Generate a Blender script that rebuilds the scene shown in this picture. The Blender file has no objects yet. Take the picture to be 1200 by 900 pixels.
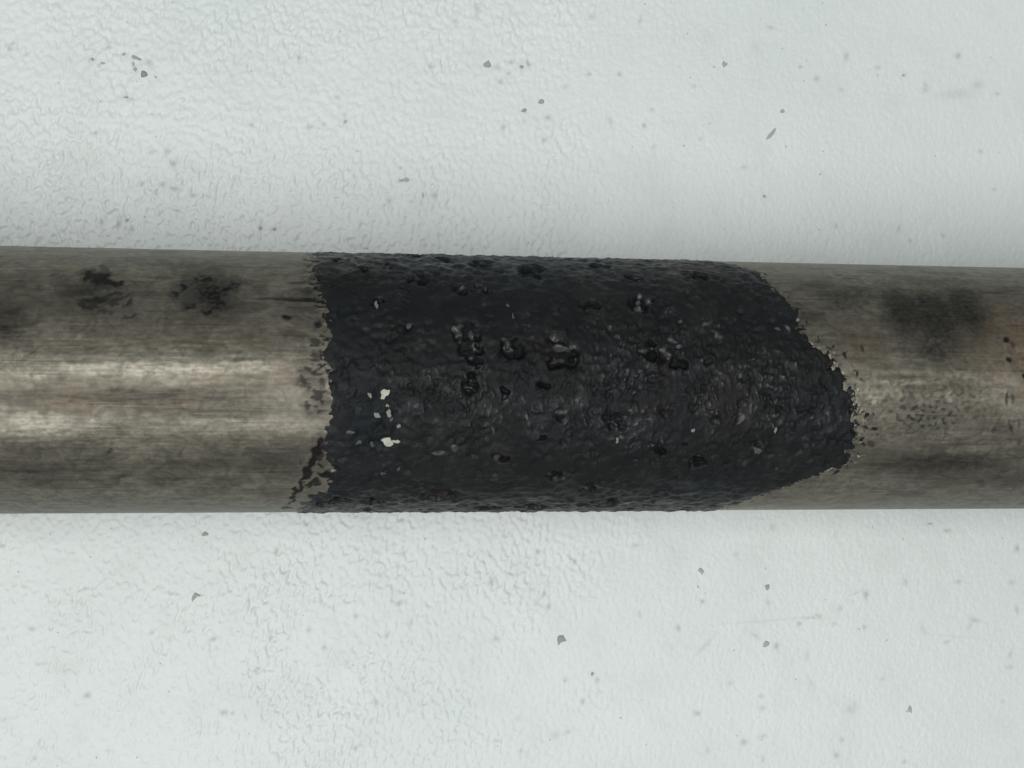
import bpy, math, random
import numpy as np
from mathutils import Matrix

# ------------------------------------------------------------------ camera
MM = 0.001
R = 16.0                                     # pipe radius, mm
F = 600.0 / math.tan(math.radians(22.5))     # focal length in photo pixels (1200 wide)
CR = np.array([[0.991669582, -0.00826391318, -0.128542398],
               [0.00833157854, 0.999965292, -0.0000113064],
               [0.128538029, -0.00105974886, 0.991704014]])
CC = np.array([-20.1023, 0.0, 171.08913])    # camera position, mm
scene = bpy.context.scene
cd = bpy.data.cameras.new('camera'); cam = bpy.data.objects.new('camera', cd)
scene.collection.objects.link(cam)
cd.sensor_width = 36.0; cd.lens = 18.0 / math.tan(math.radians(22.5))
cd.clip_start = 0.005; cd.clip_end = 50.0
m4 = Matrix.Identity(4)
for i in range(3):
    for j in range(3): m4[i][j] = CR[i, j]
    m4[i][3] = CC[i] * MM
cam.matrix_world = m4
scene.camera = cam

# ------------------------------------------------------------------ light
world = bpy.data.worlds.new('World'); scene.world = world; world.use_nodes = True
wb = world.node_tree.nodes['Background']
wb.inputs['Color'].default_value = (0.93, 0.985, 1.0, 1); wb.inputs['Strength'].default_value = 0.34
ld = bpy.data.lights.new('overhead_light', 'AREA'); lamp = bpy.data.objects.new('overhead_light', ld)
scene.collection.objects.link(lamp)
ld.shape = 'RECTANGLE'; ld.size = 1.08; ld.size_y = 0.86
ld.energy = 6.9; ld.color = (1.0, 0.995, 0.985)
lamp.location = (-0.20, -0.19, 0.80)
scene.view_settings.view_transform = 'Standard'; scene.view_settings.look = 'None'
scene.view_settings.exposure = 0.0; scene.view_settings.gamma = 1.0
scene.view_settings.use_curve_mapping = False
scene.render.engine = 'CYCLES'

# ------------------------------------------------------------------ helpers
rng = random.Random(4)
def ray(px, py):
    return CR @ np.array([(px - 600) / F, (450 - py) / F, -1.0])
def on_board(px, py):
    d = ray(px, py); t = CC[2] / -d[2]; p = CC + d * t
    return p[0], p[1]
def on_pipe(px, py):
    """photo pixel -> (x mm, angle from the top of the pipe)"""
    d = ray(px, py); oy, oz = CC[1], CC[2] - R
    a = d[1]**2 + d[2]**2; b = 2 * (oy*d[1] + oz*d[2]); c = oy*oy + oz*oz - R*R
    q = b*b - 4*a*c
    if q < 0:
        return (CC + d * (-b / (2*a)))[0], math.copysign(1.46, 450 - py)
    p = CC + d * ((-b - math.sqrt(q)) / (2*a))
    return p[0], math.atan2(p[1], p[2] - R)
PPM = F / (CC[2] - 2*R + 2)                  # pixels per mm at the top of the pipe (about)

def sstep(a, b, x):
    t = np.clip((x - a) / (b - a), 0, 1); return t * t * (3 - 2*t)
def fft_noise(shape, dx, dy, lx, ly, seed, bw=0.45):
    """band-pass noise, axis 0 = x, axis 1 = y, wavelengths lx / ly in mm, std 1"""
    r = np.random.default_rng(seed)
    w = np.fft.rfft2(r.standard_normal(shape))
    fx = np.fft.fftfreq(shape[0], dx)[:, None] * lx
    fy = np.fft.rfftfreq(shape[1], dy)[None, :] * ly
    f = np.sqrt(fx*fx + fy*fy) + 1e-6
    n = np.fft.irfft2(w * np.exp(-(np.log(f) / bw)**2 / 2), s=shape)
    return (n / n.std()).astype(np.float64)
def fft_low(shape, dx, dy, lx, ly, seed):
    r = np.random.default_rng(seed)
    w = np.fft.rfft2(r.standard_normal(shape))
    fx = np.fft.fftfreq(shape[0], dx)[:, None] * lx
    fy = np.fft.rfftfreq(shape[1], dy)[None, :] * ly
    n = np.fft.irfft2(w / (1 + (fx*fx + fy*fy)**1.0), s=shape)
    n -= n.mean()
    return n / n.std()

def grid_mesh(name, co, nx, ny, keep=None, wrap=False, attrs=None):
    """co: (nx*ny,3) in mm, quads over the grid; keep: (nx-1, ny or ny-1) bool"""
    I, J = np.meshgrid(np.arange(nx - 1), np.arange(ny if wrap else ny - 1), indexing='ij')
    J2 = (J + 1) % ny
    q = np.stack([I*ny + J, I*ny + J2, (I+1)*ny + J2, (I+1)*ny + J], -1)
    if keep is not None: q = q[keep]
    q = q.reshape(-1, 4)
    used = np.zeros(nx*ny, bool); used[q.ravel()] = True
    remap = np.cumsum(used) - 1
    q = remap[q]; co = co[used]
    me = bpy.data.meshes.new(name)
    me.vertices.add(len(co)); me.vertices.foreach_set('co', (co * MM).astype(np.float32).ravel())
    me.loops.add(q.size); me.loops.foreach_set('vertex_index', q.astype(np.int32).ravel())
    me.polygons.add(len(q)); me.polygons.foreach_set('loop_start', np.arange(0, q.size, 4, dtype=np.int32))
    me.polygons.foreach_set('use_smooth', np.ones(len(q), bool))
    me.update(calc_edges=True)
    for k, v in (attrs or {}).items():
        a = me.attributes.new(k, 'FLOAT', 'POINT')
        a.data.foreach_set('value', np.clip(v.ravel()[used], 0, 1).astype(np.float32))
    return me
def link(name, me, mat=None, parent=None, **props):
    o = bpy.data.objects.new(name, me); scene.collection.objects.link(o)
    if mat and me: me.materials.append(mat)
    if parent: o.parent = parent
    for k, v in props.items(): o[k] = v
    return o

class NT:
    def __init__(s, name):
        s.m = bpy.data.materials.new(name); s.m.use_nodes = True
        s.t = s.m.node_tree; s.b = s.t.nodes['Principled BSDF']
    def n(s, kind, **kw):
        nd = s.t.nodes.new(kind)
        for k, v in kw.items():
            if k[0] == '_': setattr(nd, k[1:], v)
        for k, v in kw.items():
            if k[0] == '_': continue
            sock = nd.inputs[int(k[1:])] if k[0] == 'i' and k[1:].isdigit() else nd.inputs[k.replace('__', ' ')]
            if hasattr(v, 'is_output'): s.t.links.new(v, sock)
            else: sock.default_value = v
        return nd
    def set(s, name, v):
        sock = s.b.inputs[name]
        if hasattr(v, 'is_output'): s.t.links.new(v, sock)
        else: sock.default_value = v
    def attr(s, name): return s.n('ShaderNodeAttribute', _attribute_name=name).outputs['Fac']
    def math(s, op, a, b=0.0, c=None):
        kw = dict(_operation=op, i0=a, i1=b)
        if c is not None: kw['i2'] = c
        return s.n('ShaderNodeMath', **kw).outputs[0]
    def mix(s, f, a, b):
        nd = s.n('ShaderNodeMix', _data_type='RGBA')
        for i, v in ((0, f), (6, a), (7, b)):
            if hasattr(v, 'is_output'): s.t.links.new(v, nd.inputs[i])
            else: nd.inputs[i].default_value = v if i == 0 else (*v, 1)
        return nd.outputs[2]
    def ramp(s, f, lo, hi, a=0.0, b=1.0):
        return s.n('ShaderNodeMapRange', i0=f, i1=lo, i2=hi, i3=a, i4=b).outputs[0]
    def coords(s, scale=(1, 1, 1)):
        c = s.n('ShaderNodeTexCoord').outputs['Object']
        return s.n('ShaderNodeMapping', Vector=c, Scale=scale).outputs[0]
    def noise(s, scale, vec, detail=3.0, rough=0.5, dist=0.0):
        return s.n('ShaderNodeTexNoise', Vector=vec, Scale=scale, Detail=detail, Roughness=rough, Distortion=dist).outputs['Fac']
    def bump(s, h, strength, dist):
        return s.n('ShaderNodeBump', Strength=strength, Distance=dist, Height=h).outputs[0]

# ------------------------------------------------------------------ painted surface
def board_material():
    k = NT('white_paint')
    v = k.coords()
    big = k.noise(28, v, 3, 0.55); mid = k.noise(150, v, 4, 0.6); fine = k.noise(1300, v, 3, 0.6)
    c = k.mix(k.ramp(big, 0.3, 0.7), (0.640, 0.690, 0.670), (0.690, 0.728, 0.706))
    c = k.mix(k.math('MULTIPLY', k.ramp(mid, 0.52, 0.75), 0.30), c, (0.56, 0.60, 0.575))
    c = k.mix(k.math('MULTIPLY', k.ramp(fine, 0.35, 0.75), 0.16), c, (0.50, 0.55, 0.53))
    c = k.mix(k.math('MULTIPLY', k.attr('smudge'), 0.8), c, (0.27, 0.275, 0.26))
    k.set('Base Color', c); k.set('Roughness', k.ramp(mid, 0.3, 0.7, 0.32, 0.46))
    k.set('Specular IOR Level', 0.5)
    k.set('Normal', k.bump(k.noise(1000, v, 3, 0.6), 0.5, 0.00016))
    return k.m
BX0, BX1, BY0, BY1, BD = -72.0, 84.0, -61.0, 62.0, 0.2
xs = np.arange(BX0, BX1, BD); ys = np.arange(BY0, BY1, BD)
shp = (len(xs), len(ys)); X, Y = np.meshgrid(xs, ys, indexing='ij')
worm = fft_noise(shp, BD, BD, 1.15, 2.2, 1, 0.38)
w2 = fft_noise(shp, BD, BD, 0.9, 1.3, 2, 0.45)
patch = sstep(-0.6, 1.2, fft_low(shp, BD, BD, 22, 22, 3))
lr = 1 - sstep(-18, 22, X + 6*fft_low(shp, BD, BD, 40, 40, 5))          # brushed, thick paint at the left
amt = 0.14 + lr * (0.40 + 0.55*patch + 0.35*np.exp(-((Y-24)/9)**2))
gate = sstep(-1.5, 0.3, fft_noise(shp, BD, BD, 2.2, 3.0, 8, 0.4))
ridge = np.exp(-((worm + 0.15*w2)/0.48)**2)*gate
w3 = fft_noise(shp, BD, BD, 0.62, 0.75, 7, 0.3)
zz = (0.140*ridge + 0.050*worm + 0.042*w2) * amt + 0.010*w3*(1.1 - 0.4*lr) + 0.05*fft_low(shp, BD, BD, 30, 30, 6)*0.5
# faint dirt smudges and drag lines in the paint
smudge = np.zeros(shp)
def board_blob(px, py, w, h, ang, s):
    cx, cy = on_board(px, py); ca, sa = math.cos(ang), math.sin(ang)
    sc = CC[2] / F
    u = ((X-cx)*ca + (Y-cy)*sa) / (w*sc); t = (-(X-cx)*sa + (Y-cy)*ca) / (h*sc)
    np.maximum(smudge, s*np.exp(-(u*u + t*t)), out=smudge)
for a in ((904, 727, 60, 1.4, 0.06, .2), (950, 724, 16, 1.6, 0.0, .45), (1120, 746, 45, 1.3, -0.12, .14), (1082, 738, 3, 9, 0.4, .3),
          (950, 800, 3, 14, 0.5, .2), (885, 745, 8, 3, -0.7, .35), (240, 640, 22, 14, 0, .10), (70, 625, 30, 12, 0, .12),
          (560, 12, 4, 14, -.3, .3), (475, 211, 8, 3, 0.05, .25), (830, 45, 8, 12, 0, .15), (886, 55, 6, 9, .3, .2), (1120, 110, 25, 6, .1, .25),
          (1145, 100, 9, 5, .3, .35), (1085, 105, 6, 4, .6, .35), (1045, 120, 14, 12, 0, .12), (825, 758, 12, 3, .8, .3), (1000, 830, 6, 9, -.4, .3)):
    board_blob(*a)
rest = '''145 63 2.6 2.2 .8;156 75 2 4 .6;158 81 2.6 3 .6;175 74 4 3 .45;182 90 2 1.8 .6;108 69 2.8 2.2 .75;120 74 3.5 2.4 .6;116 77 2 2 .5;127 55 3 3 .4;147 114 2.8 2 .7;154 116 5 1.2 .4;160 53 2.4 2 .3;196 177 2.8 3.4 .4;203 192 3 3.4 .5;178 178 3.5 2 .35
190 216 3.2 2.6 .45;205 221 5 2 .5;226 229 3.2 2 .5;166 215 2.4 2.6 .45;183 225 2 2.4 .4;149 258 3 2.4 .6;139 263 2 5 .5;154 268 2.4 2.6 .5;119 260 2.6 3 .5;305 266 2.2 4 .6;322 268 3.2 2.6 .6;363 149 4 3 .35;379 146 2.4 2.4 .4;295 147 2.6 2.4 .45;351 67 2.2 2.8 .4;395 114 3.4 2 .4;14 51 2.4 1.8 .35;11 57 2.4 2.4 .4;30 63 2 1.8 .35;112 155 2.6 2 .4;149 147 2 2 .35;365 107 2 2.6 .3;305 190 2 2 .3;275 210 2 2.6 .35
533 25 4.6 2.2 .4;505 78 3.4 2.6 .45;583 79 3.6 2.8 .3;599 73 2.6 2 .5;611 78 3 3 .7;619 75 2 4 .55;587 96 2.6 2.4 .5;596 86 2 2 .4;642 138 2.6 2.2 .5;590 149 2.4 3.2 .45;614 142 2 2.6 .3;638 164 3 2 .45;690 87 2.8 2 .45;726 87 2 2.2 .5;755 147 2.2 2.8 .55;496 229 1.8 3.8 .65;508 229 3.4 2.6 .5;456 236 2.4 3 .45;482 236 2 2.4 .35;404 143 2.6 2.8 .6;403 134 2 2 .35;693 20 3.2 3.6 .28;750 24 2 5 .28;715 142 2 5 .3;764 129 2.4 2 .35;766 172 1.8 2.4 .35;663 102 2.4 2.8 .25;498 287 2 2.4 .5;428 291 3 1.4 .6;413 288 2 2.4 .4
903 32 4.2 2.2 .35;992 66 2.6 5 .4;1059 88 2.4 2.2 .6;1123 65 3 3.4 .5;957 92 2.8 3 .4;986 105 2.8 2.4 .3;872 196 3.2 2 .4;896 230 2.4 2.6 .6;1085 100 2.4 4 .3;1149 177 2.6 2 .35;1067 282 2 2.6 .45;1105 276 2 2.2 .4;1053 268 2 5 .35;980 265 2 3 .35;821 163 2 2.2 .35;813 101 2.6 2 .3;1029 79 3.6 2.2 .3;1169 110 3 1.8 .35;1165 222 2.6 1.8 .3;940 78 2 2 .25
324 645 2.6 3.6 .4;37 737 3 2.4 .45;102 815 3.4 2.6 .55;250 749 4.6 2.2 .5;262 835 3.6 2.6 .5;272 836 2 1.8 .5;302 784 2.6 2.2 .45;317 747 2 3.2 .4;362 738 2.2 2.8 .4;380 759 2.2 2 .5;41 889 2 2 .4;310 673 3.4 2.6 .25;199 750 2 2.6 .3;376 652 2 3 .35;177 742 3.4 1.6 .3;127 880 2 2 .3
630 647 2.6 3.2 .5;673 659 2.4 3 .35;745 639 2.8 2.4 .4;576 682 2.8 3.8 .5;468 707 4.4 2.6 .45;482 729 1.8 5 .4;637 697 1.6 4.6 .45;643 711 2.4 3 .5;628 706 2 4 .25;581 749 3.6 2.8 .4;694 790 2.6 2.6 .75;700 797 2.2 3.4 .45;683 822 2.4 3 .35;651 861 3.6 3.8 .28;665 858 4 1.8 .3;795 736 2.6 3.2 .5;417 722 2.2 3 .4;454 744 2.2 3.4 .35;440 824 4 2.2 .35;435 845 2 3.4 .3;417 876 2.8 2 .4;582 868 3.6 1.8 .35;610 880 2.6 2.4 .3;663 797 4 2 .25;606 843 2.4 2.4 .25;750 720 2.4 4 .25;426 795 2 2 .35
823 705 2.6 2.4 .5;900 706 2.2 3.6 .3;1015 697 2.8 4.2 .5;1003 695 7 1.2 .25;1090 614 3.6 1.6 .6;1110 622 4.4 1.8 .5;1192 643 2.8 3.6 .5;985 713 2.8 2.2 .3;959 722 4 2.4 .4;937 731 2.8 2.4 .5;1013 735 3 2.2 .4;978 731 2.2 2.2 .35;1061 682 3.4 4.6 .25;1123 682 3.4 2.6 .4;1186 683 3.6 2.4 .35;1142 727 5.4 2.4 .4;1137 734 2 4 .3;1184 767 2.2 5 .35;1184 782 4 2.4 .3;1110 752 4 1.8 .35;910 757 2.6 3.6 .5;885 745 2.4 2 .4;995 832 3 3.8 .3;872 870 3.6 3.2 .5;894 863 4 2.4 .35;817 836 3.8 2.8 .45;980 885 2.6 3.2 .5;987 867 2.4 2.6 .35;894 890 1.8 5 .35;856 801 2.6 3 .3;892 816 3 2 .35;946 768 2 5 .25;1034 796 2.4 2 .35;1192 715 2 5 .35;893 830 3.4 3 .3;1060 893 3 1.6 .4;1175 822 2.4 2 .25;862 650 2 2 .35;905 618 2.4 3.4 .35;979 628 2 4 .25;829 880 3 3 .2'''
specks = [tuple(map(float, t.split())) for t in rest.replace('\n', ';').split(';')]
for p, q, w, hh, d in specks:
    if d < 0.58: board_blob(p, q, w*1.15, hh*1.15, rng.uniform(-.4, .4), min(.9, d*1.4))
    else: board_blob(p, q, w*1.7, hh*1.7, 0, .22)
# the sheet: the fine field in the middle, coarser out to the edges of the surface
outx = np.array([330, 200, 130, 100.]); 
def ext(v0, v1, a): return np.concatenate([v0 - np.cumsum(np.linspace(2, 40, 12))[::-1], a, v1 + np.cumsum(np.linspace(2, 40, 12))])
XX = ext(BX0, xs[-1], xs); YY = ext(BY0, ys[-1], ys)
def pad(a): return np.pad(a, 12, constant_values=0)
GX, GY = np.meshgrid(XX, YY, indexing='ij')
fade = pad(np.minimum.reduce([sstep(0, 3, X-BX0), sstep(0, 3, xs[-1]-X), sstep(0, 3, Y-BY0), sstep(0, 3, ys[-1]-Y)]))
co = np.stack([GX, GY, pad(zz)*fade - 0.06], -1).reshape(-1, 3)
bm_ = grid_mesh('painted_surface', co, len(XX), len(YY), attrs={'smudge': pad(smudge)})
if bm_.polygons[0].normal.z < 0: bm_.flip_normals()
board = link('painted_surface', bm_, board_material(), kind='structure')

# ------------------------------------------------------------------ pipe surface fields
PX0, PX1, PD = -78.0, 90.0, 0.15
NT_ = 640                                              # columns round the pipe (0.157 mm)
px = np.arange(PX0, PX1, PD); th = np.linspace(-math.pi, math.pi, NT_, endpoint=False)
dA = 2*math.pi*R / NT_
class Surf:
    def __init__(s, xs, nth):
        s.x = xs; s.th = np.linspace(-math.pi, math.pi, nth, endpoint=False)
        s.dx = xs[1]-xs[0]; s.da = 2*math.pi*R/nth
        s.shape = (len(xs), nth); s.X, s.T = np.meshgrid(xs, s.th, indexing='ij'); s.A = s.T*R
    def bp(s, lx, la, seed, bw=0.45): return fft_noise(s.shape, s.dx, s.da, lx, la, seed, bw)
    def low(s, lx, la, seed): return fft_low(s.shape, s.dx, s.da, lx, la, seed)
    def ell(s, p, q, w, h, ang=0.0, wx=0, wa=0):
        """normalised radius of an ellipse seen at photo pixel p, q with half sizes w, h (pixels)"""
        cx, ct = on_pipe(p, q); sc = 1.0 / PPM
        u = (s.X + wx - cx) / sc; v = -(s.A + wa - ct*R) / sc * max(0.3, math.cos(ct))
        ca, sa = math.cos(ang), math.sin(ang)
        return np.hypot((u*ca + v*sa)/w, (-u*sa + v*ca)/h)

def edge_curve(pts):
    e = sorted((on_pipe(a, b)[1], on_pipe(a, b)[0]) for a, b in pts)
    t = np.array([v[0] for v in e]); x = np.array([v[1] for v in e])
    t = np.concatenate([t[-1:] - 2*math.pi, t, t[:1] + 2*math.pi]); x = np.concatenate([x[-1:], x, x[:1]])
    return lambda T: np.interp(T, t, x)
left_edge = edge_curve([(368, 297), (366, 305), (370, 320), (373, 340), (380, 360), (384, 385), (386, 400), (380, 412), (384, 430), (386, 450),
                        (387, 470), (388, 488), (384, 500), (378, 512), (379, 530), (384, 548), (388, 562), (378, 575), (362, 588), (348, 597)])
right_edge = edge_curve([(842, 307), (868, 312), (893, 320), (905, 333), (920, 347), (934, 362), (939, 375), (942, 388), (952, 402), (968, 412), (978, 420),
                         (984, 436), (997, 446), (1001, 462), (1005, 480), (1007, 497), (1006, 515), (1002, 528), (1000, 540), (985, 549), (965, 553), (950, 560), (925, 569), (900, 578), (868, 590), (850, 595)])
def coat_distance(S):
    rag = 0.55*S.bp(2.8, 2.8, 21) + 0.22*S.bp(1.3, 1.3, 22) + 0.05*S.bp(0.7, 0.7, 23)
    wob = 0.24*S.bp(3.2, 2.2, 25) + 0.12*S.bp(1.2, 0.9, 26)
    dl = S.X - left_edge(S.T) + wob
    calm = 0.35 + 0.65*np.exp(-((S.T + 0.15)/0.62)**2)        # straggly in the middle, calmer towards the sides
    fil = np.maximum(0, 0.27 - np.abs(S.bp(2.0, 2.0, 27, 0.4)))*7.5
    dr = right_edge(S.T) - S.X + (rag*1.0 + fil*np.minimum(1, calm))*calm - 0.55*calm
    return np.minimum(dl, dr), dl, dr

# ------------------------------------------------------------------ the pipe
pipe = link('steel_pipe', None, label='tarnished round steel pipe with a crusty black band lying on white paint', category='pipe')
S = Surf(px, NT_)
dmin, dl, dr = coat_distance(S)
wx = 0.5*S.bp(2.2, 2.2, 31) + 0.22*S.bp(0.9, 0.9, 32); wa = 0.5*S.bp(2.2, 2.2, 33) + 0.22*S.bp(0.9, 0.9, 34)
dark = np.zeros(S.shape); clean_highlight = np.zeros(S.shape); brown = np.zeros(S.shape); grey = np.zeros(S.shape)
def put(F_, r, s, soft=0.5): np.maximum(F_, s*sstep(1, 1-soft, r), out=F_)
streak = S.bp(9, 0.55, 41, 0.6); streak2 = S.bp(22, 1.1, 42, 0.6); mott = S.bp(1.1, 0.8, 43, 0.5); cloud = S.low(10, 5, 44); mott2 = S.bp(2.6, 1.7, 45, 0.5)
worm_p = S.bp(1.2, 0.9, 46, 0.35)
# feathered black smear and blotchy black stain at the left
W = dict(wx=0.3*wx, wa=0.2*wa)
for p, q, w, h, a, s in ((104, 322, 11, 9, .35, .92), (117, 327, 14, 10, .5, .95), (130, 331, 16, 5, .35, .95), (124, 318, 12, 5, .9, .7), (142, 333, 7, 3, 0, .9),
                         (100, 342, 18, 3, -.2, .7), (84, 344, 20, 3.2, 0, .6), (112, 352, 24, 4, -.12, .85), (104, 359, 22, 3.5, .1, .8), (128, 346, 20, 3.0, -.35, .75), (138, 352, 22, 3.0, -.55, .75),
                         (150, 355, 12, 2.6, -.9, .8), (118, 366, 16, 3, -.25, .6), (152, 371, 10, 2.6, -.5, .8), (66, 324, 8, 5, 0, .45), (150, 360, 5, 3, -.7, .5)):
    put(dark, S.ell(p, q, w*1.3, h*1.6, a, wx=.4*wx, wa=.3*wa), s, .7)
bl = sstep(-0.9, 0.5, mott + 0.4*mott2)
for p, q, w, h, s in ((238, 333, 44, 24, .5), (250, 345, 36, 26, .7), (214, 336, 9, 14, .85), (205, 345, 10, 7, .7), (221, 358, 11, 9, .85), (246, 366, 18, 10, .9), (262, 340, 22, 10, .8), (240, 327, 26, 8, .7), (275, 335, 12, 12, .7),
                      (225, 308, 60, 9, .32), (258, 358, 22, 12, .75)):
    d = np.zeros(S.shape); put(d, S.ell(p, q, w, h, 0, **W), s, 0.85); np.maximum(dark, np.minimum(1, 1.3*d)*(0.62 + 0.38*bl), out=dark)
# tarnish at left end and right-hand patch; mid and lower strips paint dark reflections
for p, q, w, h, a, s in ((4, 380, 42, 36, 0, .75), (30, 405, 30, 14, .3, .5), (10, 330, 60, 20, 0, .3), (128, 528, 10, 6, -.4, .8), (100, 540, 60, 7, -.1, .5), (40, 551, 120, 6, 0, .55), (200, 545, 150, 10, 0, .4),
                         (50, 566, 26, 6, -.1, .5), (140, 560, 30, 4, -.5, .45), (120, 575, 40, 4, -.5, .35), (330, 540, 60, 22, 0, .35), (265, 562, 20, 7, 0, .5), (60, 525, 90, 8, 0, .3), (160, 465, 290, 19, 0, .62), (260, 480, 190, 15, 0, .55), (40, 464, 120, 14, 0, .45), (290, 456, 90, 12, 0, .4), (60, 480, 60, 6, 0, .3), (300, 520, 100, 12, 0, .3), (60, 410, 80, 8, 0, .35)):
    d = np.zeros(S.shape); put(d, S.ell(p, q, w, h, a, **W), min(1, 1.25*s), 0.8); np.maximum(grey, d*(0.65 + 0.35*sstep(-1, 1, streak)), out=grey)
for p, q, w, h, a, s in ((1094, 370, 62, 52, 0, .95), (1060, 360, 40, 30, 0, .7), (1130, 345, 45, 22, 0, .7), (1080, 328, 80, 12, 0, .4), (960, 335, 34, 10, .1, .55), (990, 350, 50, 20, .1, .45), (1110, 540, 120, 16, 0, .75), (1160, 548, 60, 20, 0, .5), (1030, 546, 60, 10, 0, .5),
                         (1110, 405, 50, 20, 0, .6), (1180, 340, 30, 10, 0, .35)):
    d = np.zeros(S.shape); put(d, S.ell(p, q, w, h, a, **W), min(1, 1.1*s), 0.85); np.maximum(grey, d*(0.72 + 0.28*sstep(-1.2, .8, mott + .6*streak)), out=grey)
# wormy dark etching on the right
for p, q, w, h, s in ((1085, 488, 90, 32, 1.0), (1050, 462, 70, 34, .55), (1120, 470, 70, 44, .7), (1000, 355, 30, 20, .4), (1020, 345, 50, 30, .3)):
    d = np.zeros(S.shape); put(d, S.ell(p, q, w, h, 0, **W), s, 0.8); np.maximum(dark, d*sstep(0.25, 1.1, worm_p)*0.75, out=dark)
for p, q, w, h, a, s in ((1179, 398, 5.5, 4, 0, .95), (1186, 404, 3.5, 4, 0, .7), (1182, 421, 5, 3.5, .2, .95), (1200, 441, 4, 4, 0, .95), (1132, 360, 4, 2.5, 0, .8), (1142, 373, 4, 2.5, 0, .7), (1165, 343, 14, 2, .05, .6),
                         (1180, 467, 2, 8, .1, .75), (1187, 468, 1.8, 6, -.25, .65), (1182, 466, 4, 1.5, -.5, .5), (1184, 500, 1.8, 10, -.45, .75), (1194, 496, 1.8, 7, -.3, .65), (1187, 493, 6, 1.5, .1, .55), (1194, 519, 4, 3, 0, .5),
                         (1010, 408, 2.4, 5, -.15, .8), (1134, 478, 5, 3, 0, .6), (1165, 504, 4, 3, 0, .5), (983, 322, 6, 1.6, 0, .5), (1120, 326, 5, 1.6, 0, .6),
                         (336, 372, 7, 3.4, .2, .95), (372, 381, 6, 4, -.4, .9), (349, 352, 26, 2.3, .04, .85), (325, 351, 40, 1.3, .02, .8), (352, 331, 16, 1.8, -.1, .65), (346, 392, 22, 4, .1, .4), (353, 362, 20, 3, 0, .35), (362, 340, 6, 6, 0, .7),
                         (365, 352, 14, 3, .1, .9), (370, 400, 8, 4, .4, .7)):
    put(dark, S.ell(p, q, w*1.15, h*1.3, a, wx=.1*wx, wa=.08*wa), s, 0.5)
# thin grey smear of the coating beside its left edge, and the black run at the bottom
d = np.zeros(S.shape)
for p, q, w, h in ((366, 440, 24, 34), (370, 470, 22, 24), (362, 420, 18, 16), (374, 330, 14, 18)): put(d, S.ell(p, q, w, h, 0, **W), 1, .5)
np.maximum(dark, d*(0.25 + 0.5*sstep(-0.5, 1.0, mott2 + 0.5*mott + 0.4*streak)), out=dark)
for p, q, w, h, a, s in ((374, 522, 5, 12, .3, 1), (366, 539, 6, 14, .35, 1), (359, 556, 5.5, 15, .45, 1), (351, 572, 5, 14, .5, 1), (343, 586, 4.5, 12, .7, 1), (368, 566, 10, 4, -.4, .9), (378, 545, 7, 3, .3, .9), (336, 595, 6, 3, .2, .9), (371, 528, 6, 8, .2, .95), (382, 525, 6, 5, 0, .9), (380, 556, 12, 5.5, 0, .97), (374, 536, 5, 6, 0, .8),
                         (372, 583, 14, 5, -.3, .9), (352, 541, 2, 8, .3, .6), (360, 590, 10, 3, 0, .8)):
    put(dark, S.ell(p, q, w, h, a, wx=.4*wx, wa=.3*wa), s, 0.4)
# black crumbs of coating just off the right edge
for p, q, w, h, a, s in ((1014, 500, 10, 2.4, .25, .95), (1024, 503, 6, 5, .4, .95), (1020, 520, 8, 4, .1, .7), (1012, 484, 5, 2.4, -.5, .85), (962, 398, 2.4, 7, .2, .9), (973, 407, 6, 2, .3, .9), (990, 415, 2.4, 8, -.4, .9), (1003, 437, 3, 6, -.3, .9),
                         (1010, 522, 6, 2.4, 0, .9), (978, 553, 8, 3, -.8, .95), (897, 322, 2, 5, -.3, .8), (1018, 490, 8, 6, .2, .45)):
    put(dark, S.ell(p, q, w, h, a, wx=.3*wx, wa=.3*wa), s, 0.5)
# torn flecks of black on the metal along both ends of the band
fl = sstep(-2.6, -0.05, dl)*(dl < 0.3); fr = sstep(-2.4, -0.1, dr)*(dr < 0.3)
upper = sstep(-0.35, 0.15, S.T)*(np.abs(S.T) < 1.5)
np.maximum(dark, 0.95*fl*upper*sstep(0.55, 1.0, 0.75*S.bp(3.0, 0.8, 47, 0.45) + 0.6*mott + 0.55*fl), out=dark)
np.maximum(dark, 0.9*fr*sstep(1.5, 1.8, 0.9*worm_p + 0.5*mott + 0.6*fr - 0.2), out=dark)
for p, q, w, h, s in ((245, 340, 56, 40, .78), (238, 318, 60, 16, .4), (116, 345, 60, 34, .42), (1062, 364, 52, 56, .85), (1095, 368, 56, 62, .95), (1130, 362, 48, 54, .85), (1095, 408, 62, 34, .72), (1090, 490, 90, 32, .38), (1110, 545, 150, 24, .55), (1185, 560, 60, 22, .3), (985, 345, 60, 28, .5)):  # stain underlay; the low right strips also paint the dark reflection
    d = np.zeros(S.shape); put(d, S.ell(p, q, w, h, 0, **W), s, 0.95); np.maximum(grey, np.minimum(1, 1.3*d)*(0.75 + 0.25*sstep(-1, 1, mott + .5*streak)), out=grey); np.maximum(dark, (.38 if s > .75 else .12)*d*(0.5 + 0.5*sstep(-.6, .9, mott2 + .5*mott)), out=dark)
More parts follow.
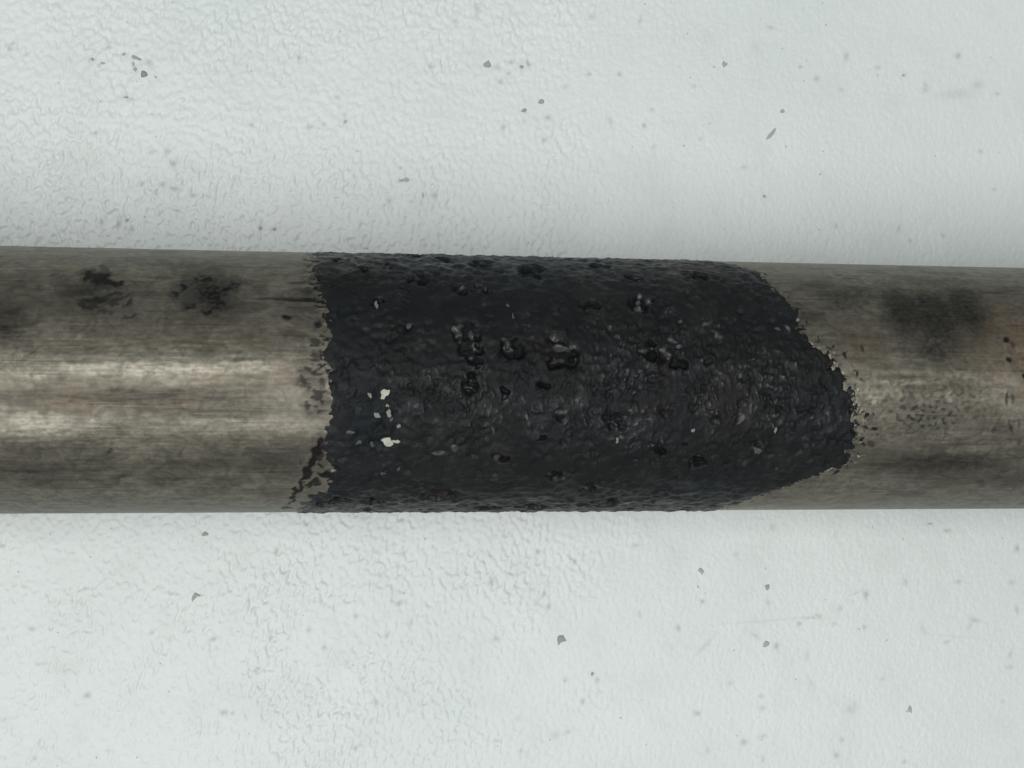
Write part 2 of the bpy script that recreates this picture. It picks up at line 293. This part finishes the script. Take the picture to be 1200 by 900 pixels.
# worn, cleaner steel, with the highlight bands painted in as lighter metal
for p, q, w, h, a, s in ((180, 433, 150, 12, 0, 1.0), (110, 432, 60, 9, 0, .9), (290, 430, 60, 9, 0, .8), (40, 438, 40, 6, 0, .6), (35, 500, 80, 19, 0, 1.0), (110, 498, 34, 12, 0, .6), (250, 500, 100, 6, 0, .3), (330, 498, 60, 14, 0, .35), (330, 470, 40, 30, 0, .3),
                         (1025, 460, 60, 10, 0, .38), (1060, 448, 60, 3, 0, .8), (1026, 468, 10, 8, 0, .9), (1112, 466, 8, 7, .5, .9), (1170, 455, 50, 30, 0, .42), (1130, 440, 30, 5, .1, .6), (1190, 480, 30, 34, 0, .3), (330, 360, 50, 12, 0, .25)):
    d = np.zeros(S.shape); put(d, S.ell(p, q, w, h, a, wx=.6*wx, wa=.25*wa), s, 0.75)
    np.maximum(clean_highlight, d*(0.45 + 0.55*sstep(-1.3, .7, streak*.7 + mott*.5)), out=clean_highlight)
# warm brown tarnish; the left strip also paints the gap between highlights
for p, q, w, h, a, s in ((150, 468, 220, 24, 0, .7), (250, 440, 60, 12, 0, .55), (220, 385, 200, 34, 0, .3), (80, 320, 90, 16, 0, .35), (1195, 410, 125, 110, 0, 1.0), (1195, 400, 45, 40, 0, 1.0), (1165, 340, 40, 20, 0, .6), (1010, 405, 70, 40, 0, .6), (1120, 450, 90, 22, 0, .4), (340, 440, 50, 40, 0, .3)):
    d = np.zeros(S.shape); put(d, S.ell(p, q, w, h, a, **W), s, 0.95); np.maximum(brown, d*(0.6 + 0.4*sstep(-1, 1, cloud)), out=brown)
grey = np.maximum(grey, 0.35*sstep(0.3, 2.0, cloud + 0.5*streak2))
dark = np.minimum(1, dark*1.08); grey = np.minimum(1, grey*1.1)
hp = 0.004*streak + 0.004*mott - 0.95*sstep(0.5, 1.5, dmin)
cols = np.array([j for j in range(NT_) if abs(S.th[j]) < 1.75 or j % 4 == 0])
def pipe_co(S, h, cols):
    r = R + h
    return np.stack([S.X, r*np.sin(S.T), R + r*np.cos(S.T)], -1)[:, cols].reshape(-1, 3)
def steel_material():
    k = NT('tarnished_steel')
    v = k.coords((1, 12, 12)); u = k.coords((1, 1, 1)); w = k.coords((1, 3, 3))
    st = k.noise(110, v, 5, 0.7); fi = k.noise(1100, u, 3, 0.65); md = k.noise(300, w, 5, 0.65, 0.6); pt = k.noise(90, k.coords((1, 2.2, 2.2)), 7, 0.7, 0.5)
    c = k.mix(k.ramp(pt, 0.32, 0.68), (0.150, 0.137, 0.106), (0.285, 0.264, 0.210))
    c = k.mix(k.math('MULTIPLY', k.ramp(st, 0.45, 0.70), 0.5), c, (0.085, 0.080, 0.063))
    cr = k.noise(520, k.coords((1, 1.3, 1.3)), 5, 0.7, 1.2)
    c = k.mix(k.math('MULTIPLY', k.ramp(cr, 0.44, 0.64), 0.62), c, (0.075, 0.070, 0.056))
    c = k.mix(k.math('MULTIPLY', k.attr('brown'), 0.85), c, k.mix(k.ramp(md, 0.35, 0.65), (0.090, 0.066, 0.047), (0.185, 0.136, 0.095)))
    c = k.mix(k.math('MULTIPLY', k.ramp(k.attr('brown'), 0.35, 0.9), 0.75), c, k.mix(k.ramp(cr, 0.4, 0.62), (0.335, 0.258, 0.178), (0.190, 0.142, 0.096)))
    c = k.mix(k.math('MULTIPLY', k.attr('clean_highlight'), k.ramp(md, 0.3, 0.6, 0.35, 1.0)), c, (0.44, 0.41, 0.34))
    c = k.mix(k.math('MULTIPLY', k.attr('grey'), k.ramp(cr, 0.35, 0.65, 0.80, 1.0)), c, (0.026, 0.0245, 0.021))
    c = k.mix(k.math('MULTIPLY', k.ramp(md, 0.52, 0.72), 0.45), c, (0.10, 0.093, 0.076))
    c = k.mix(k.math('MULTIPLY', k.ramp(fi, 0.38, 0.72), 0.42), c, (0.08, 0.076, 0.064))
    sc = k.noise(45, k.coords((1, 45, 45)), 3, 0.6); sc2 = k.noise(60, k.coords((1.3, 60, 60)), 2, 0.5)
    c = k.mix(k.ramp(sc, 0.62, 0.68, 0.0, 0.45), c, (0.05, 0.047, 0.038))
    c = k.mix(k.ramp(sc2, 0.67, 0.72, 0.0, 0.16), c, (0.42, 0.40, 0.34))
    c = k.mix(k.math('MULTIPLY', k.attr('dark'), k.ramp(fi, 0.3, 0.7, 1.0, 0.94)), c, (0.008, 0.008, 0.009))
    k.set('Base Color', c)
    k.set('Metallic', k.ramp(k.attr('dark'), 0.2, 1.0, 0.86, 0.1))
    k.set('Specular IOR Level', k.ramp(k.attr('dark'), 0.2, 0.9, 0.5, 0.08))
    k.set('Roughness', k.math('ADD', k.ramp(pt, 0.3, 0.7, 0.37, 0.52), k.math('MULTIPLY', k.attr('grey'), 0.06)))
    k.set('Normal', k.bump(k.math('ADD', k.math('MULTIPLY', k.noise(300, v, 3, 0.6), 0.35), k.math('MULTIPLY', fi, 0.8)), 0.22, 0.00010))
    return k.m
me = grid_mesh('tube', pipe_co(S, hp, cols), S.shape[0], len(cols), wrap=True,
               attrs={n: a[:, cols] for n, a in (('dark', dark), ('clean_highlight', clean_highlight), ('grey', grey), ('brown', brown))})
me.flip_normals() if me.polygons[len(me.polygons)//2].normal.dot(me.polygons[len(me.polygons)//2].center - __import__('mathutils').Vector((me.polygons[len(me.polygons)//2].center.x, 0, R*MM))) < 0 else None
steel = steel_material()
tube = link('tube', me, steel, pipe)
# plain ends of the tube beyond the picture, open and hollow
def tube_end(x0, x1):
    n = 96; ring = []
    prof = [(x0, R), (x1, R), (x1, R-2.0), (x0, R-2.0)]
    T = np.linspace(-math.pi, math.pi, n, endpoint=False)
    co = np.concatenate([np.stack([np.full(n, x), r*np.sin(T), R + r*np.cos(T)], -1) for x, r in prof])
    m = grid_mesh('tube_end', co, 4, n, wrap=True)
    if x1 < x0: m.flip_normals()
    return link('tube_end', m, steel, pipe)
tube_end(px[-1] - 0.01, 150.0); tube_end(px[0] + 0.01, -140.0)

# ------------------------------------------------------------------ black coating
cx0 = on_pipe(325, 450)[0]; cx1 = on_pipe(1035, 450)[0]
S = Surf(np.arange(cx0, cx1, 0.115), 860)
dmin, dl, dr = coat_distance(S)
wx = 0.34*S.bp(2.8, 2.8, 51) + 0.04*S.bp(1.0, 1.0, 52); wa = 0.30*S.bp(2.8, 2.8, 53) + 0.04*S.bp(1.0, 1.0, 54)
swell = S.bp(5, 4, 55, 0.5); lump = S.bp(2.2, 2.0, 56, 0.5); wrm = S.bp(0.85, 1.5, 57, 0.4); fin = S.bp(0.55, 0.55, 58, 0.4)
jag = S.bp(2.1, 1.5, 59, 0.35); jag2 = S.bp(3.0, 2.2, 60, 0.4)
wm = np.zeros(S.shape); side = sstep(0.70, 1.2, np.abs(S.T))
for p, q, w, h, s in ((800, 450, 280, 150, 1.0), (560, 460, 160, 70, .8), (930, 460, 120, 90, 1.1), (480, 440, 60, 60, .5)):
    np.maximum(wm, s*sstep(1, .3, S.ell(p, q, w, h)), out=wm)
rough_ = 0.5 + sstep(-0.8, 1.2, S.low(4, 4, 63))
h = 0.02 + 0.030*swell + 0.062*lump*rough_*(1 - 0.5*side) + 0.048*np.minimum(np.maximum(wrm, -0.4), 1.8)*(0.25 + wm)*rough_ + 0.012*fin*rough_*(1 - 0.7*side)
ridges = np.maximum(S.bp(3.6, 2.4, 61, 0.4), -0.9) + 0.5*S.bp(2.2, 1.2, 65, 0.35)
h += side*(0.036*ridges - 0.010)
pitf = np.zeros(S.shape); shine = np.zeros(S.shape)
pits = [(487, 327, 13, 8, .8), (428, 316, 7, 5, .6), (455, 313, 7, 4, .5), (443, 354, 9, 8, .7), (474, 355, 5, 4, .4), (479, 384, 8, 5, .6), (548, 393, 19, 20, .7), (552, 413, 16, 10, 1.0), (601, 410, 17, 13, .95),
        (655, 412, 24, 20, .75), (662, 421, 18, 11, 1.0), (692, 357, 13, 7, .8), (750, 355, 15, 11, 1.0), (761, 410, 13, 11, .9), (785, 419, 15, 14, 1.0), (796, 427, 8, 10, .9), (551, 450, 12, 14, .8),
        (594, 458, 7, 5, .7), (636, 453, 7, 5, .6), (564, 309, 15, 6, .8), (624, 318, 20, 9, .9), (703, 313, 14, 4, .6), (742, 326, 12, 4, .6), (818, 325, 16, 6, .8), (590, 537, 14, 9, .8), (724, 491, 15, 14, .6),
        (770, 525, 13, 11, .8), (634, 512, 7, 6, .7), (657, 487, 10, 10, .5), (514, 579, 28, 9, .8), (818, 541, 11, 9, .8), (570, 595, 20, 3, .7), (622, 593, 20, 4, .8), (710, 591, 16, 4, .7), (540, 340, 8, 6, .5),
        (565, 338, 10, 7, .7), (690, 572, 14, 7, .5), (655, 556, 16, 6, .5), (716, 587, 10, 4, .6), (400, 585, 14, 5, .6), (440, 587, 12, 4, .6), (375, 590, 8, 3, .5), (800, 524, 8, 5, .5), (600, 298, 18, 3, .5), (485, 300, 16, 3, .6), (520, 304, 14, 3, .6), (455, 300, 12, 3, .4),
        (394, 305, 12, 3, .5), (870, 470, 9, 8, .4), (830, 425, 9, 8, .45), (905, 480, 8, 6, .4), (860, 402, 6, 8, .4), (838, 488, 10, 8, .5), (615, 387, 8, 6, .4), (560, 425, 8, 6, .5), (520, 460, 8, 6, .4), (745, 445, 8, 10, .4), (780, 480, 9, 8, .45), (700, 460, 7, 9, .4), (690, 520, 8, 6, .4), (745, 540, 8, 6, .45), (880, 520, 10, 8, .45), (930, 500, 8, 6, .4), (560, 500, 8, 6, .4), (900, 430, 7, 9, .4), (925, 460, 7, 9, .4), (850, 540, 9, 6, .4)]
for p, q, w, hh, dep in pits:
    r = S.ell(p, q, w, hh, 0, wx=0.8*wx, wa=0.8*wa)
    f = sstep(1.08, 0.52, r)
    ctr = on_pipe(p, q); tl = np.clip((-(S.A - ctr[1]*R) + 0.6*(S.X - ctr[0]))/(0.12*w + .4), -1, 1)
    h -= (dep if dep > .45 else .55*dep)*0.80*f*(0.85 + 0.35*tl); np.maximum(pitf, f if dep > .45 else .3*f, out=pitf)
    h += 0.05*np.exp(-((r - 1.2)/0.22)**2)                                   # raised lip
h += pitf*(0.16*np.maximum(jag, -0.4) + 0.10*jag2)
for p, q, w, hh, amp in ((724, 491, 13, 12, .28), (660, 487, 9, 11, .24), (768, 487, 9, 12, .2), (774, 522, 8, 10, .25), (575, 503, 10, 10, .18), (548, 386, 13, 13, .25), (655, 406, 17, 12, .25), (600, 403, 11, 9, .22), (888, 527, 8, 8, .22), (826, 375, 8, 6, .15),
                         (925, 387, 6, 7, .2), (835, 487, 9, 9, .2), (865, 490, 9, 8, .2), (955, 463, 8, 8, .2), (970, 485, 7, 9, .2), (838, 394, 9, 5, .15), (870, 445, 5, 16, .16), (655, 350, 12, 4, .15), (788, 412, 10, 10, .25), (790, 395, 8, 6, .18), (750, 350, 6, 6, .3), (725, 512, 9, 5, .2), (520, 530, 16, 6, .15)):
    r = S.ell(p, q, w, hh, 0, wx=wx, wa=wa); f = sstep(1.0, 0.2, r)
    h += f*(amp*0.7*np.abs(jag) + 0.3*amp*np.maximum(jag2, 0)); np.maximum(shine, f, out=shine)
gp = sstep(-0.3, 1.3, S.low(5, 5, 64))
gloss = 0.75*sstep(0.5, 1.5, wrm + 0.35*lump)*wm*(0.15 + 0.85*gp)*(1 - pitf) + 0.75*pitf*sstep(0.15, 0.7, jag)
gloss = np.clip(gloss + 0.7*shine*sstep(0.1, 0.8, jag) + side*(0.30 + 0.25*sstep(-0.2, 1.0, ridges))*(1 - pitf) + 0.26*gp + 0.06, 0, 1)
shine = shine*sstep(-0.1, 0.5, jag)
edge = sstep(0.0, 0.75, dmin)
h = np.maximum(h, -0.75)
h = np.where(dmin > 0, -0.02 + (h + 0.02)*edge + 0.035*sstep(0, 0.2, dmin), -0.02 + np.maximum(dmin, -0.5)*0.5)
cols = np.array([j for j in range(S.shape[1]) if abs(S.th[j]) < 1.75 or j % 4 == 0])
hc = h[:, cols]
kp = hc > -0.06
kp |= (dmin[:, cols] > 0)
kq = kp[:-1] | kp[1:]; kq = kq | np.roll(kq, -1, 1)
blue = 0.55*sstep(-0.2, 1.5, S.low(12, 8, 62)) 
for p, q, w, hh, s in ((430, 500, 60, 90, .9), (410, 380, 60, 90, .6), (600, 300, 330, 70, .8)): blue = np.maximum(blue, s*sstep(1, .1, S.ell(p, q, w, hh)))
rust = np.zeros(S.shape)
for p, q, w, hh, s in ((514, 580, 34, 10, .9), (640, 405, 30, 30, .4), (700, 350, 60, 40, .4), (790, 420, 40, 30, .4), (590, 545, 30, 20, .6), (690, 575, 40, 14, .4), (820, 470, 120, 60, .25)): put(rust, S.ell(p, q, w, hh, 0, wx=wx, wa=wa), s, .9)
def coat_material():
    k = NT('black_coating')
    v = k.coords(); n = k.noise(380, v, 4, 0.6); f = k.noise(1500, v, 3, 0.6)
    c = k.mix(k.ramp(n, 0.35, 0.7), (0.0042, 0.0047, 0.0053), (0.0098, 0.0098, 0.0100))
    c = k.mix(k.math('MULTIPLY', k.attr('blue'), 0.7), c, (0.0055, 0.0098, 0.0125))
    c = k.mix(k.math('MULTIPLY', k.attr('rust'), 0.7), c, (0.0150, 0.0112, 0.0095))
    c = k.mix(k.attr('shine'), c, (0.060, 0.062, 0.062))  # facet glints painted as lighter grey in the base colour
    c = k.mix(k.math('MULTIPLY', k.ramp(f, 0.66, 0.76), 0.18), c, (0.06, 0.056, 0.050))
    k.set('Base Color', c)
    g = k.math('MULTIPLY', k.attr('gloss'), k.ramp(f, 0.35, 0.6, 0.55, 1.0))
    k.set('Roughness', k.ramp(g, 0.0, 1.0, 0.62, 0.26))
    k.set('Specular IOR Level', k.math('MULTIPLY', k.ramp(g, 0.0, 1.0, 0.17, 0.52), k.ramp(k.math('SUBTRACT', k.attr('pit'), g), 0.0, 0.8, 1.0, 0.42)))
    k.set('Normal', k.bump(k.math('ADD', k.noise(1300, v, 4, 0.65), k.math('MULTIPLY', n, 0.6)), 0.38, 0.00016))
    return k.m
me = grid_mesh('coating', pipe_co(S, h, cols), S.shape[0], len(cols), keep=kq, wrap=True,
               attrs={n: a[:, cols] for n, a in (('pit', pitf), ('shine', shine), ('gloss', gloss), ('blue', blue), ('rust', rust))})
from mathutils import Vector
pl = me.polygons[len(me.polygons)//2]
if pl.normal.dot(pl.center - Vector((pl.center.x, 0, R*MM))) < 0: me.flip_normals()
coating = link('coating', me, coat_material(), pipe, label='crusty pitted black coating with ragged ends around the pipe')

# pale chips left bare in the coating
def chip_material(name, col):
    k = NT(name); v = k.coords(); n = k.noise(1600, v, 3, 0.6)
    k.set('Base Color', k.mix(k.ramp(n, 0.35, 0.7), col, tuple(x*0.72 for x in col)))
    k.set('Roughness', 0.5); k.set('Normal', k.bump(n, 0.5, 0.00012)); return k.m
cream = chip_material('cream_chip', (0.45, 0.46, 0.37)); dull = chip_material('dull_chip', (0.20, 0.21, 0.17)); olive = chip_material('grey_chip', (0.055, 0.062, 0.056))
def surf_h(x, t):
    i = int(round((x - S.x[0]) / S.dx)); j = int(round((t + math.pi) / (2*math.pi) * S.shape[1])) % S.shape[1]
    i0, i1 = max(0, i-2), min(S.shape[0], i+3)
    return float(h[i0:i1, max(0, j-2):j+3].max())
def chip(p, q, w, hh, mat, outline=None):
    """irregular low flake following the curve of the pipe; w, hh half sizes in photo pixels"""
    x0, t0 = on_pipe(p, q); base = surf_h(x0, t0); n = 11; lim = max(0.35, math.cos(t0))
    verts = []; ph = rng.random()*6
    for ringk, (f, up) in enumerate(((1.0, -0.10), (0.9, 0.035), (0.45, 0.06))):
        for i in range(n):
            a = 2*math.pi*i/n
            if ringk == 0 and i == 0:
                rad = [1 + 0.28*math.sin(2*b + ph) + rng.uniform(-.38, .3) for b in [2*math.pi*j/n for j in range(n)]]
            dx = math.cos(a)*w*0.78*rad[i]*f/PPM; dt = -math.sin(a)*hh*rad[i]*f/PPM/R/lim
            r = R + base + up + rng.uniform(-.012, .012)
            verts.append((((x0+dx))*MM, r*math.sin(t0+dt)*MM, (R + r*math.cos(t0+dt))*MM))
    r = R + base + 0.06; verts.append((x0*MM, r*math.sin(t0)*MM, (R + r*math.cos(t0))*MM))
    faces = []
    for k_ in range(2):
        for i in range(n): faces.append((k_*n+i, (k_+1)*n+i, (k_+1)*n+(i+1) % n, k_*n+(i+1) % n))
    for i in range(n): faces.append((2*n+i, 3*n, 2*n+(i+1) % n))
    m = bpy.data.meshes.new('chip'); m.from_pydata(verts, [], faces); m.update()
    if m.polygons[-1].normal.z < 0: m.flip_normals()
    return link('chip', m, mat, coating)
for a in ((451, 461, 6.5, 5.5, cream), (454, 475, 2.6, 2.4, dull), (442, 486, 4.5, 3.5, dull), (456, 484, 4, 4.5, dull), (459, 491, 3, 3, olive), (467, 499, 3, 3.5, dull), (454, 517, 9, 5, cream), (464, 517, 5, 2.6, cream),
          (436, 520, 4, 3.5, olive), (420, 518, 4, 3, olive), (411, 506, 6, 2.6, olive), (433, 463, 3, 3, dull), (467, 549, 2.6, 3.2, olive), (390, 551, 3, 3, dull), (441, 355, 3, 4, dull), (479, 382, 3.5, 4, olive), (449, 555, 4, 2.5, olive),
          (601, 371, 2.4, 3, olive), (595, 359, 2.4, 2.6, olive), (723, 515, 3.5, 3, dull), (748, 353, 3, 3, olive), (797, 377, 2.6, 2.6, olive), (812, 504, 2.8, 3, dull), (911, 386, 4, 2.6, olive), (908, 503, 3, 3, dull), (888, 528, 5, 5, olive), (676, 469, 2.6, 2.6, olive), (617, 488, 3, 3, olive)):
    chip(*a)

# ------------------------------------------------------------------ dirt on the paint
def speck_geo(px_, py_, w, hh, ang, rs, bend=0.0):
    """low irregular crumb lying on the paint; w, hh half sizes in photo pixels"""
    cx, cy = on_board(px_, py_); sc = CC[2]/F; n = 9
    i = int((cx-BX0)/BD); j = int((cy-BY0)/BD)
    z0 = float(zz[max(0, i-1):i+2, max(0, j-1):j+2].mean()) - 0.06 if 0 <= i < zz.shape[0] and 0 <= j < zz.shape[1] else 0
    rad = [1 + rs.uniform(-.35, .3) for _ in range(n)]; vs = []
    hz = min(w, hh)*sc
    for f, up in ((1.0, -0.02), (0.7, 0.22*hz + 0.012)):
        for k_ in range(n):
            a = 2*math.pi*k_/n; u = math.cos(a)*w*rad[k_]*f*sc; v = math.sin(a)*hh*rad[k_]*f*sc + bend*(u/(w*sc))**2*hh*sc
            vs.append((cx + u*math.cos(ang) - v*math.sin(ang), cy + u*math.sin(ang) + v*math.cos(ang), z0 + up*rs.uniform(.8, 1.2)))
    vs.append((cx, cy, z0 + 0.3*hz + 0.02))
    fs = [(k_, (k_+1) % n, n + (k_+1) % n, n + k_) for k_ in range(n)] + [(n+k_, n + (k_+1) % n, 2*n) for k_ in range(n)]
    return vs, fs
def dirt_material():
    k = NT('dirt'); v = k.coords(); n = k.noise(1800, v, 2, .6)
    a = k.n('ShaderNodeAttribute', _attribute_name='tone'); 
    k.set('Base Color', k.mix(k.math('MULTIPLY', k.ramp(n, .3, .7), .35), a.outputs['Color'], (0.30, 0.31, 0.29)))
    k.set('Roughness', 0.85); return k.m
dirt = dirt_material()
def tone(d, brownish):
    g = np.array([0.62, 0.67, 0.65])*(1-d) + (np.array([0.10, 0.075, 0.06]) if brownish else np.array([0.065, 0.07, 0.068]))*d
    return g
def build(name, items, **props):
    V, Fc, C = [], [], []
    for vs, fs, t in items:
        o = len(V); V += [tuple(c*MM for c in v) for v in vs]; Fc += [tuple(i+o for i in f) for f in fs]; C += [t]*len(vs)
    m = bpy.data.meshes.new(name); m.from_pydata(V, [], Fc); m.update()
    at = m.attributes.new('tone', 'FLOAT_COLOR', 'POINT')
    at.data.foreach_set('color', np.concatenate([np.array(C), np.ones((len(C), 1))], 1).astype(np.float32).ravel())
    return link(name, m, dirt, **props)
G = 'crumbs of dirt stuck to the white paint'
for p, q, w, hh, a, d, br, bend, lab in (
    (168, 87, 5, 3.8, -.8, .95, 0, 0, 'largest black crumb in the speck cluster at the upper left'),
    (160, 68, 6, 2.3, -.3, .75, 0, 0, 'short grey sliver at the top of the upper left speck cluster'),
    (904, 157, 9, 2.2, .85, .6, 0, .3, 'thin slanted grey sliver alone on the paint at upper right'),
    (657, 748, 5, 5, .5, .8, 1, -.6, 'reddish brown crumb on the paint below the black coating'),
    (475, 211, 7, 2.4, .05, .5, 0, 0, 'flat grey streak of dirt just above the coating, left of centre'),
    (614, 129, 4, 2.6, .2, .75, 0, 0, 'left dark crumb of the slanting pair above the coating'),
    (634, 119, 4, 2.8, .2, .7, 0, 0, 'right dark crumb of the slanting pair above the coating'),
    (571, 75, 4, 4.6, .4, .7, 0, 0, 'three pointed grey crumb at the top centre, leftmost of its row'),
    (899, 688, 3.2, 4.2, 0, .7, 0, 0, 'dark round crumb under the ragged right end of the coating'),
    (822, 669, 3, 5, .5, .6, 0, 0, 'tilted grey crumb below the right half of the coating'),
    (241, 626, 4, 2.6, .1, .75, 1, 0, 'brown crumb close under the lower edge of the pipe at left'),
    (229, 698, 5.5, 2.8, .5, .7, 1, -.9, 'arched brown crumb on the brushed paint at lower left'),
    (1067, 831, 3, 5, .2, .6, 0, 0, 'upright grey crumb near the lower right corner'),
    (849, 75, 3.8, 3.4, .3, .6, 0, 0, 'single round grey crumb near the top right of centre'),
    (917, 130, 3.4, 3, 0, .6, 0, 0, 'small round grey crumb just above the slanted sliver'),
    (898, 755, 4.6, 4.2, .3, .55, 1, 0, 'brownish crumb in the short row below the faint scratch')):
    vs, fs = speck_geo(p, q, w, hh, a, rng, bend)
    build('dirt_crumb', [(vs, fs, tone(d*.72, br))], label=lab, category='crumb', group=G)
items = []
for p, q, w, hh, d in specks:
    if d < 0.58: continue
    vs, fs = speck_geo(p, q, w*.85, hh*.85, rng.uniform(-.3, .3), rng)
    items.append((vs, fs, tone(d*rng.uniform(.55, .78), rng.random() < .3)))
for _ in range(110):                                            # pinprick dust
    vs, fs = speck_geo(rng.uniform(-10, 1210), rng.choice([rng.uniform(-10, 280), rng.uniform(612, 910)]), rng.uniform(.8, 1.7), rng.uniform(.8, 1.6), rng.uniform(0, 3), rng)
    items.append((vs, fs, tone(rng.uniform(.08, .25), rng.random() < .3)))
build('dirt_specks', items, kind='stuff', label='scattered small grey dirt specks on the white paint', category='dirt')
